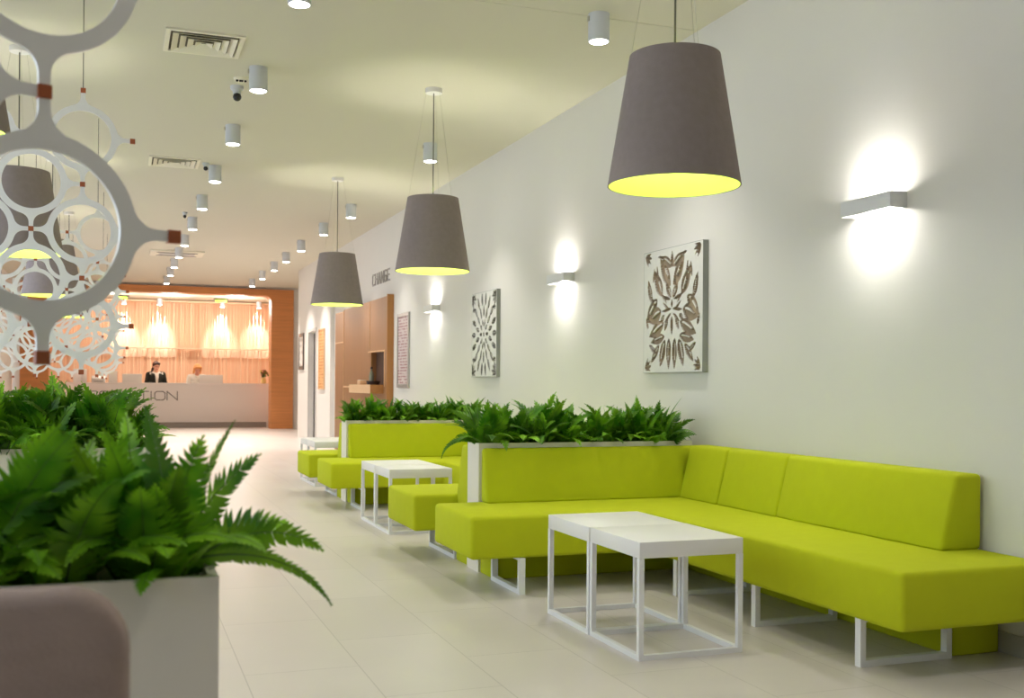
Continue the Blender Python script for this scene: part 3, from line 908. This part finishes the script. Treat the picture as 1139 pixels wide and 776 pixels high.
# ------------------------------------------------------------------ planters and ferns
def planter(label, x0, x1, y0, y1, h=.755):
    t = thing('planter_box', label, 'planter', ((x0 + x1) / 2, (y0 + y1) / 2, 0), 0, 'white planter boxes')
    a, b = (x1 - x0) / 2, (y1 - y0) / 2
    bm = bmesh.new(); w = .018
    box(bm, -a, a, -b, -b + w, 0, h); box(bm, -a, a, b - w, b, 0, h)
    box(bm, -a, -a + w, -b + w, b - w, 0, h); box(bm, a - w, a, -b + w, b - w, 0, h)
    mesh_obj('body', bm, M['planter'], t)
    boxobj('soil', -a + w, a - w, -b + w, b - w, h - .12, h - .05, M['soil'], t)
    return t
NEARY = (1.965, 2.215)
planter('white planter box in the left foreground behind the taupe chair', -1.24, .168, *NEARY)
planter('white planter box behind the foreground ferns on the left', -1.24, .20, 5.94, 6.16)
planter('white planter box standing behind the near lime sofa', 1.975, 3.39, 5.945, 6.158)
planter('white planter box standing behind the middle lime sofa', 1.975, 3.39, 9.845, 10.078)

class Fern:
    def __init__(s): s.v, s.f, s.t, s.sv, s.seed = [], [], [], bmesh.new(), 0
    def frond(s, base, az, length, e0, e1, width, npair, tint, rnd, roll_=0.0, bare=.12, fold=.35):
        p = Vector(base); n = npair + 3
        pts = []; ds = length / n
        for i in range(n + 1):
            t = i / n
            el = R(e0 + (e1 - e0) * t ** 1.4)
            d = Vector((math.cos(az) * math.cos(el), math.sin(az) * math.cos(el), math.sin(el)))
            pts.append((p.copy(), d)); p += d * ds
        tube(s.sv, [q for q, _ in pts], [.0028 * (1 - .8 * i / n) for i in range(n + 1)], 4, False)
        side0 = Vector((-math.sin(az), math.cos(az), 0))
        for i in range(n + 1):
            t = i / n
            if t < bare: continue
            q, d = pts[i]
            u = (t - bare) / (1 - bare)
            L = width * (min(1, (u + .03) / .28) ** .55) * (max(0, 1 - u) ** .62 if u > .3 else (.7 ** .62) * (1 + .0)) * 1.22
            if L < .004: L = .004
            nrm = side0.cross(d).normalized()
            for sg in (-1, 1):
                sd = (side0 * sg * math.cos(roll_) + nrm * math.sin(roll_) * sg).normalized()
                ph = R(12 + 30 * u + rnd.uniform(-6, 6))
                dr = (sd * math.cos(ph) + d * math.sin(ph)).normalized()
                lift = nrm * fold
                w = ds * .52
                ll = L * rnd.uniform(.92, 1.06)
                k = len(s.v)
                b0 = q
                m1 = q + dr * ll * .45 + lift * ll * .30
                m2 = q + dr * ll * .80 + lift * ll * .30
                tp = q + dr * ll + lift * ll * .10 + d * ds * .4
                along = d * w
                s.v += [b0 - along * .9, b0 + along * .9, m1 - along * 1.05, m1 + along * 1.05, m2 - along * .6, m2 + along * .75, tp]
                s.f += [(k, k + 1, k + 3, k + 2), (k + 2, k + 3, k + 5, k + 4), (k + 4, k + 5, k + 6)]
                s.t += [tint] * 7
    def build(s, parent, m):
        me = bpy.data.meshes.new('foliage')
        me.from_pydata([tuple(v) for v in s.v], [], s.f)
        a = me.attributes.new('tint', 'FLOAT', 'POINT')
        a.data.foreach_set('value', s.t)
        me.materials.append(m)
        for p in me.polygons: p.use_smooth = True
        o = bpy.data.objects.new('foliage', me); COL.objects.link(o); o.parent = parent
        mesh_obj('stems', s.sv, M['stem'], parent)
        return o
def twist(az, rnd):
    """upright fronds turn their broad side more or less to the aisle"""
    return math.cos(az) * rnd.uniform(.5, 1.2) * rnd.choice((-1, 1))
def fern_geo(F, rnd, n_in, n_out, hgt, spread, width, np_):
    for k in range(n_in):
        az = rnd.uniform(0, 2 * PI)
        F.frond((rnd.uniform(-.05, .05), rnd.uniform(-.04, .04), 0), az, hgt * rnd.uniform(.75, 1.15), rnd.uniform(68, 90), rnd.uniform(0, 60), width * rnd.uniform(.8, 1.15), np_, rnd.random(), rnd, twist(az, rnd))
    for k in range(n_out):
        az = 2 * PI * (k + rnd.uniform(.1, .9)) / n_out
        F.frond((rnd.uniform(-.05, .05), rnd.uniform(-.04, .04), 0), az, spread * rnd.uniform(.75, 1.1), rnd.uniform(45, 72), rnd.uniform(-60, 0), width * rnd.uniform(.8, 1.1), np_, rnd.random(), rnd, twist(az, rnd) * .75)
FZ = .70
# near ferns, each with its own fronds
def near_fern(x, y, label, seed, extra=(), n_in=18, n_out=16):
    rnd = random.Random(seed)
    t = thing('potted_fern', label, 'fern', (x, y, FZ), 0, 'foreground ferns')
    F = Fern()
    fern_geo(F, rnd, n_in, n_out, .335, .29, .058, 21)
    for e in extra: F.frond(*e[:8], rnd, e[8])
    F.build(t, M['leaf'])
# frond args: base, azimuth, length, e0, e1, width, pairs, tint
near_fern(.045, 2.09, 'foreground fern at the planter corner, fronds arching far to the right', 11, [
    ((.05, -.02, .04), R(-4), .30, 42, -42, .055, 22, .55, 1.1), ((.06, -.03, .07), R(-8), .31, 12, -62, .026, 26, .35, 1.0), ((.05, .02, .03), R(8), .27, 52, -30, .055, 22, .75, -1.0),
    ((.02, -.02, 0), R(15), .33, 68, 30, .075, 22, .9, 1.0), ((0, -.05, 0), R(-95), .27, 76, 30, .07, 22, .7, 0), ((.05, .03, 0), R(40), .36, 76, 45, .06, 22, .25, 1.0), ((.03, -.04, 0), R(-60), .33, 80, 50, .07, 22, .95, .5)])
near_fern(-.125, 2.09, 'foreground fern in the middle of the left planter', 12, [((0, -.04, 0), R(-120), .3, 66, -20, .07, 21, .8, .2), ((.03, -.05, 0), R(-60), .32, 72, 20, .07, 22, .6, .3), ((-.04, -.03, 0), R(180), .33, 74, 30, .07, 22, .5, 1.1), ((.0, .03, 0), R(20), .34, 78, 40, .07, 22, .7, 1.1)])
near_fern(-.28, 2.06, 'foreground fern cut off by the left picture edge', 13, [((.06, -.05, 0), R(-30), .36, 76, 40, .085, 24, .95, .9), ((.05, -.04, 0), R(0), .35, 80, 50, .08, 24, .8, 1.2), ((.08, -.02, 0), R(20), .34, 66, 20, .07, 22, .6, 1.0)])
near_fern(-.50, 2.09, 'foreground fern farthest left in the near planter', 14)

# four shared ferns for the planters farther back
protos = []
for s in range(4):
    rnd = random.Random(100 + s)
    F = Fern(); fern_geo(F, rnd, 20, 18, .29, .25, .056, 12)
    e = thing('potted_fern', '', 'fern', (0, 0, FZ))
    F.build(e, M['leaf_far'])
    protos.append(e)
proto_used = [False] * 4
def place_fern(x, y, rz, sc, label, group, k):
    if proto_used[k]: t = copy_tree(protos[k])
    else: t = protos[k]; proto_used[k] = True
    t.location = (x, y, FZ); t.rotation_euler = (0, 0, rz); t.scale = (sc, sc, sc)
    t['label'] = label; t['group'] = group
    return t
rnd = random.Random(5)
nm = ['first', 'second', 'third', 'fourth', 'fifth', 'sixth', 'seventh', 'eighth', 'ninth', 'tenth']
for i in range(10):
    place_fern(.02 - .1 * i, 6.05 + rnd.uniform(-.05, .05), rnd.uniform(0, 6.28), 1.12 if i == 0 else rnd.uniform(1.34, 1.45), 'fern in the second left planter, %s from its right end' % nm[i], 'ferns in the second left planter', i % 4)
for i in range(8):
    place_fern(2.06 + .165 * i, 6.05 + rnd.uniform(-.02, .02), rnd.uniform(0, 6.28), rnd.uniform(.92, 1.16), 'fern in planter behind the near lime sofa, %s from left' % nm[i], 'ferns behind the near sofa', (i + 1) % 4)
for i in range(8):
    place_fern(2.06 + .165 * i, 9.96 + rnd.uniform(-.02, .02), rnd.uniform(0, 6.28), rnd.uniform(.86, 1.02), 'fern in planter behind the middle lime sofa, %s from left' % nm[i], 'ferns behind the middle sofa', (i + 2) % 4)
# a long frond that hangs over the left end of the planter behind the near sofa
t = thing('trailing_fern', 'fern with long fronds trailing over the left end of near sofa planter', 'fern', (2.02, 6.03, FZ), 0, 'ferns behind the near sofa')
F = Fern(); rnd2 = random.Random(44)
F.frond((0, -.03, .04), R(190), .33, 30, -80, .026, 20, .2, rnd2, 1.0); F.frond((0, 0, 0), R(170), .30, 70, -20, .05, 16, .6, rnd2); F.frond((0, 0, 0), R(215), .27, 55, -40, .05, 16, .4, rnd2)
F.frond((.1, -.02, 0), R(265), .24, 60, -80, .05, 16, .3, rnd2); F.frond((.02, 0, 0), R(120), .3, 80, 40, .05, 16, .8, rnd2)
F.build(t, M['leaf_far'])
def pebble(x, y, z, r, lab):
    bm = bmesh.new(); ball(bm, (0, 0, 0), r, 12, (1.3, .9, .7))
    for v in bm.verts: v.co += Vector((noise.noise(v.co * 30), noise.noise(v.co * 30 + Vector((3, 0, 0))), 0)) * r * .2
    o = mesh_obj('pebble', bm, M['pebble'], smooth=60); o.location = (x, y, z + r * .7)
    tag(o, lab, 'pebble', 'pale pebbles on the soil')
pebble(-.065, 2.02, FZ + .005, .017, 'pale pebble on dark soil in the foreground planter')
pebble(2.98, 5.99, FZ + .005, .03, 'white pebble among ferns behind the near lime sofa')

# ------------------------------------------------------------------ hanging ring screens
A = .246
def ring_bm(rin=.140, rout=.1725, w=.0215, sq=.0255, rho=.05, th=.010):
    import math as m
    xc = m.sqrt((rout + rho) ** 2 - (w / 2 + rho) ** 2); yc = w / 2 + rho
    out = []
    a_t = m.atan2(yc, xc)
    for i in range(7):                              # 45 deg down to the fillet
        a = m.pi / 4 + (a_t - m.pi / 4) * i / 6
        out.append((rout * m.cos(a), rout * m.sin(a)))
    a0 = m.atan2(-yc, -xc); a1 = -m.pi / 2
    if a0 > 0: a0 -= 2 * m.pi
    for i in range(1, 8):
        a = a0 + (a1 - a0) * i / 7
        out.append((xc + rho * m.cos(a), yc + rho * m.sin(a)))
    nb = len(out)
    inn = [(rin * m.cos(m.pi / 4 * (1 - i / (nb - 1))), rin * m.sin(m.pi / 4 * (1 - i / (nb - 1)))) for i in range(nb)]
    bm = bmesh.new()
    def quad(ps):
        try: bm.faces.new([bm.verts.new((p[0], 0, p[1])) for p in ps])
        except ValueError: pass
    for q in range(4):
        c, s = m.cos(q * m.pi / 2), m.sin(q * m.pi / 2)
        for sg in (1, -1):
            T = lambda p: (p[0] * c - sg * p[1] * s, p[0] * s + sg * p[1] * c)
            for i in range(nb - 1): quad([T(inn[i]), T(out[i]), T(out[i + 1]), T(inn[i + 1])])
            xe = A - sq / 2
            quad([T(inn[-1]), T(out[-1]), T((xe, w / 2)), T((xe, 0))])
    bmesh.ops.remove_doubles(bm, verts=bm.verts, dist=1e-5)
    bmesh.ops.recalc_face_normals(bm, faces=bm.faces[:])
    g = bmesh.ops.extrude_face_region(bm, geom=bm.faces[:])
    for v in g['geom']:
        if isinstance(v, bmesh.types.BMVert): v.co.y += th
    for v in bm.verts: v.co.y -= th / 2
    return bm
ring_me = None
def screen(x0, y, alpha, ncol, z0, label, nrow=3):
    global ring_me, sq_me
    t = thing('hanging_ring_screen', label, 'ring screen', (x0, y, z0 - A), alpha, 'white ring screens hanging on the left')
    def add(name, me, x, z):
        o = bpy.data.objects.new(name, me); COL.objects.link(o); o.parent = t; o.location = (x, 0, z - (z0 - A)); return o
    if ring_me is None:
        o = mesh_obj('ring', ring_bm(), M['ring'], t, smooth=35); ring_me = o.data; bpy.data.objects.remove(o)
        bm = bmesh.new(); s = .0255 / 2; box(bm, -s, s, -.009, .009, -s, s, .001, 1)
        o = mesh_obj('connector', bm, M['brown'], t); sq_me = o.data; bpy.data.objects.remove(o)
    sqs = set()
    for j in range(ncol):
        for k in range(nrow if j % 2 == 0 else nrow - 1):
            i = 2 * k if j % 2 == 0 else 2 * k + 1
            add('ring', ring_me, -j * A, z0 + i * A)
            for dj, di in ((1, 0), (-1, 0), (0, 1), (0, -1)): sqs.add((j + dj, i + di))
    for j, i in sorted(sqs): add('connector', sq_me, -j * A, z0 + i * A)
    zt = z0 + (2 * nrow - 1) * A
    for j in range(0, ncol, 2):
        bm = bmesh.new(); tube(bm, [(-j * A, 0, zt - (z0 - A)), (-j * A, 0, H - (z0 - A))], .0028, 6)
        mesh_obj('cord', bm, M['cord'], t)
Z0 = 1.395
screen(-.136, 2.159, R(18), 5, 1.389, 'nearest and largest white ring screen with brown square joints, turned slightly')
screen(-.192, 6.05, 0, 5, Z0, 'second white ring screen hanging behind the nearest one')
screen(-.19, 9.95, R(4), 6, Z0, 'third white ring screen, smaller, seen through the second')
screen(-.20, 13.8, R(-3), 6, Z0, 'fourth white ring screen, before the left side of the reception')
screen(-.20, 17.7, R(5), 7, Z0, 'fifth and farthest white ring screen, nearest the wooden portal')

# ------------------------------------------------------------------ taupe armchair in the foreground
ch = thing('lounge_chair', 'taupe felt lounge chair with rounded back in the left foreground', 'chair', (-.27, 1.45, 0))
def rounded_panel(bm, x0, x1, z0, z1, y0, y1, r, bev):
    pts = arc(x1 - r, z1 - r, r, 0, 90, 8) + arc(x0 + r, z1 - r, r, 90, 180, 8) + arc(x0 + r, z0 + r, r, 180, 270, 8) + arc(x1 - r, z0 + r, r, 270, 360, 8)
    prism(bm, pts, 1, y0, y1, bev, 3)
bm = bmesh.new(); rounded_panel(bm, -.285, .285, .40, .833, .02, .09, .085, .02)
mesh_obj('backrest', bm, M['taupe'], ch, smooth=45)
boxobj('seat', -.28, .28, -.48, .06, .34, .44, M['taupe'], ch, .03, 3)
for x in (-.24, .24):
    for y in (-.43, .03):
        bm = bmesh.new(); tube(bm, [(x, y, .35), (x * 1.08, y, 0)], [.018, .012], 10); mesh_obj('leg', bm, M['chair_leg'], ch, smooth=40)

# ------------------------------------------------------------------ people
def hull(bm, a, ra, b, rb, seg=10):
    tmp = bmesh.new()
    ball(tmp, Vector(a), ra, seg); ball(tmp, Vector(b), rb, seg)
    r = bmesh.ops.convex_hull(tmp, input=tmp.verts[:])
    bmesh.ops.delete(tmp, geom=[v for v in tmp.verts if not v.link_faces], context='VERTS')
    me = bpy.data.meshes.new('t'); tmp.to_mesh(me); tmp.free(); bm.from_mesh(me); bpy.data.meshes.remove(me)
def remesh(name, bm, m, parent, vox, it=4):
    o = mesh_obj(name, bm, m, parent)
    r = o.modifiers.new('r', 'REMESH'); r.mode = 'VOXEL'; r.voxel_size = vox; r.use_smooth_shade = True
    s = o.modifiers.new('s', 'SMOOTH'); s.iterations = it; s.factor = .5
    return o
def person(label, loc, rz, lean, hs, head_down, hair, jacket):
    """standing figure facing -y; lean moves the upper body forward"""
    t = thing('person', label, 'person', loc, rz)
    V = Vector
    def up(x, y, z):                               # bend at the hip
        h = z - .88 * hs
        if h <= 0: return V((x, y, z))
        return V((x, y * 1.0 - h * math.sin(lean), .88 * hs + h * math.cos(lean)))
    S = hs
    pel, wst, chs, nk = up(0, 0, .90 * S), up(0, 0, 1.05 * S), up(0, 0, 1.24 * S), up(0, 0, 1.39 * S)
    hd = up(0, -.02, 1.50 * S)
    bm = bmesh.new()
    hull(bm, pel + V((-.07, 0, 0)), .105, pel + V((.07, 0, 0)), .105); hull(bm, pel, .12, wst, .095); hull(bm, wst, .10, chs, .115)
    hull(bm, chs + V((-.08, 0, .0)), .095, chs + V((.08, 0, 0)), .095)
    for s in (-1, 1): hull(bm, chs + V((0, 0, .08)), .05, up(s * .165, 0, 1.31 * S), .05)
    hull(bm, nk - V((0, 0, .06)), .052, hd - V((0, -.015, .05)), .048)
    for s in (-1, 1):
        hip, kn, an = V((s * .09, 0, .84 * S)), V((s * .09, -.015, .47 * S)), V((s * .09, .02, .09))
        hull(bm, hip, .085, kn, .055); hull(bm, kn, .053, an, .036); hull(bm, an - V((0, 0, .03)), .036, an + V((0, -.13, -.06)), .026)
        sh, el, wr = up(s * .18, 0, 1.31 * S), up(s * .235, -.04, 1.04 * S), V((s * .13, -.27, .80))
        hull(bm, sh, .048, el, .038); hull(bm, el, .037, wr, .025)
        pal = wr + V((-s * .015, -.075, -.022)); hull(bm, wr, .022, pal, .021); hull(bm, pal + V((-.018, .01, 0)), .012, pal + V((.02, .01, 0)), .012)
        for k, ln in enumerate((.062, .072, .068, .052)):
            f0 = pal + V(((k - 1.5) * .019, -.012, 0)); f1 = f0 + V(((k - 1.5) * .004, -ln * .55, .004)); f2 = f1 + V((0, -ln * .42, -.012))
            hull(bm, f0, .0085, f1, .008, 8); hull(bm, f1, .008, f2, .007, 8)
        th0 = wr + V((-s * .02, -.03, -.008)); hull(bm, th0, .011, th0 + V((-s * .03, -.04, -.008)), .009, 8)
    # head with brow, nose, chin, ears
    hm = Matrix.Translation(hd) @ Matrix.Rotation(head_down, 4, 'X')
    def hp(x, y, z): return hm @ V((x, y, z))
    tmp = bmesh.new()
    ball(tmp, (0, .012, .035), .088, 16, (.86, 1.08, 1.0)); ball(tmp, (0, -.018, -.03), .066, 14, (.88, 1, 1.15)); ball(tmp, (0, -.055, -.078), .026, 10, (1.1, 1, .9))
    hull(tmp, (0, -.082, .012), .009, (0, -.104, -.022), .013, 8)
    for s in (-1, 1):
        ball(tmp, (s * .077, .012, -.005), .022, 8, (.4, .8, 1.3)); ball(tmp, (s * .034, -.062, -.022), .026, 8)
    hull(tmp, (-.035, -.077, .035), .014, (.035, -.077, .035), .014, 8)
    me = bpy.data.meshes.new('t'); tmp.transform(hm); tmp.to_mesh(me); tmp.free(); bm.from_mesh(me); bpy.data.meshes.remove(me)
    body = remesh('body', bm, M['skin'] if jacket else M['skin2'], t, .006, 3)
    bm = bmesh.new()
    for s in (-1, 1): ball(bm, (s * .031, -.078, .014), .0105, 10, (1.4, .8, .75))
    bm.transform(hm); mesh_obj('eyes', bm, M['eye'], t, smooth=60)
    bm = bmesh.new(); ball(bm, (0, -.083, -.050), .02, 10, (1.1, .5, .38)); bm.transform(hm); mesh_obj('lips', bm, M['lips'], t, smooth=60)
    # hair
    bm = bmesh.new()
    ball(bm, (0, .03, .05), .098, 18, (.92, 1.02, .95)); ball(bm, (0, .05, .0), .085, 14, (.98, .8, 1.1))
    if hair == 'dark':
        hull(bm, (-.05, -.045, .085), .035, (.05, -.045, .085), .035)
        hull(bm, (-.02, .11, .0), .036, (-.05, .13, -.09), .034); hull(bm, (-.05, .13, -.09), .034, (-.085, .10, -.20), .016)
    else:
        hull(bm, (-.045, -.05, .095), .035, (.055, -.04, .09), .038)
        for s in (-1, 1): hull(bm, (s * .075, .0, .05), .032, (s * .078, .015, -.1), .028)
    bm.transform(hm)
    remesh('hair', bm, M['hair_dark'] if hair == 'dark' else M['hair_blonde'], t, .008, 3)
    # clothes
    def torso(bm, g):
        hull(bm, pel + V((-.07, 0, .02)), .105 + g, pel + V((.07, 0, .02)), .105 + g); hull(bm, pel, .12 + g, wst, .095 + g); hull(bm, wst, .10 + g, chs, .115 + g)
        hull(bm, chs + V((-.08, 0, 0)), .095 + g, chs + V((.08, 0, 0)), .095 + g)
        for s in (-1, 1): hull(bm, chs + V((0, 0, .07)), .05 + g, up(s * .165, 0, 1.31 * S), .05 + g)
    def sleeves(bm, g):
        for s in (-1, 1):
            sh, el, wr = up(s * .18, 0, 1.31 * S), up(s * .235, -.04, 1.04 * S), V((s * .13, -.27, .80))
            hull(bm, sh, .048 + g, el, .038 + g); hull(bm, el, .037 + g, wr + (el - wr) * .1, .027 + g)
    bm = bmesh.new(); torso(bm, .012)
    if not jacket: sleeves(bm, .012)
    for s in (-1, 1): hull(bm, nk + V((s * .05, .02, -.035)), .02, nk + V((s * .02, -.075, -.07)), .014)   # collar
    remesh('blouse', bm, M['blouse'], t, .009, 3)
    if jacket:
        bm = bmesh.new(); sleeves(bm, .018)
        for s in (-1, 1):
            hull(bm, pel + V((s * .06, -.01, .0)), .125, wst + V((s * .04, -.012, 0)), .10); hull(bm, wst + V((s * .04, -.012, 0)), .10, chs + V((s * .075, -.02, .0)), .105)
            hull(bm, chs + V((s * .095, -.01, .02)), .085, up(s * .13, .005, 1.335 * S), .05)
            hull(bm, chs + V((s * .02, .06, 0)), .085, nk + V((s * .03, .03, -.09)), .05)
        remesh('jacket', bm, M['jacket'], t, .009, 3)
    bm = bmesh.new()
    hull(bm, pel + V((-.07, 0, -.03)), .113, pel + V((.07, 0, -.03)), .113)
    for s in (-1, 1):
        hip, kn, an = V((s * .09, 0, .84 * S)), V((s * .09, -.015, .47 * S)), V((s * .09, .02, .09))
        hull(bm, hip, .095, kn, .066); hull(bm, kn, .066, an + V((0, 0, .02)), .055)
    remesh('trousers', bm, M['trousers'], t, .01, 3)
    bm = bmesh.new()
    for s in (-1, 1):
        an = V((s * .09, .02, .09)); hull(bm, an + V((0, .02, -.05)), .04, an + V((0, -.14, -.058)), .032)
    remesh('shoes', bm, M['black'], t, .008, 2)
    return t
person('woman with dark ponytail in dark jacket and white collar behind the desk', (.83, 28.1, 0), R(14), .06, .985, R(12), 'dark', True)
person('blonde woman in white blouse looking down behind the desk', (1.80, 28.1, 0), R(8), .24, .955, R(34), 'blonde', False)

# ------------------------------------------------------------------ daylight and view
w = bpy.data.worlds.new('sky')
scene.world = w
w.use_nodes = True
bg = w.node_tree.nodes['Background']
bg.inputs['Color'].default_value = (.74, .86, 1.0, 1)
bg.inputs['Strength'].default_value = 3.0
scene.view_settings.view_transform = 'Standard'
scene.view_settings.look = 'None'
scene.view_settings.exposure = 0.36
scene.view_settings.gamma = 1.0
scene.view_settings.use_curve_mapping = False
c = scene.cycles
c.max_bounces = 8; c.diffuse_bounces = 5; c.glossy_bounces = 3; c.transmission_bounces = 3
c.sample_clamp_indirect = 6.0
c.use_denoising = True
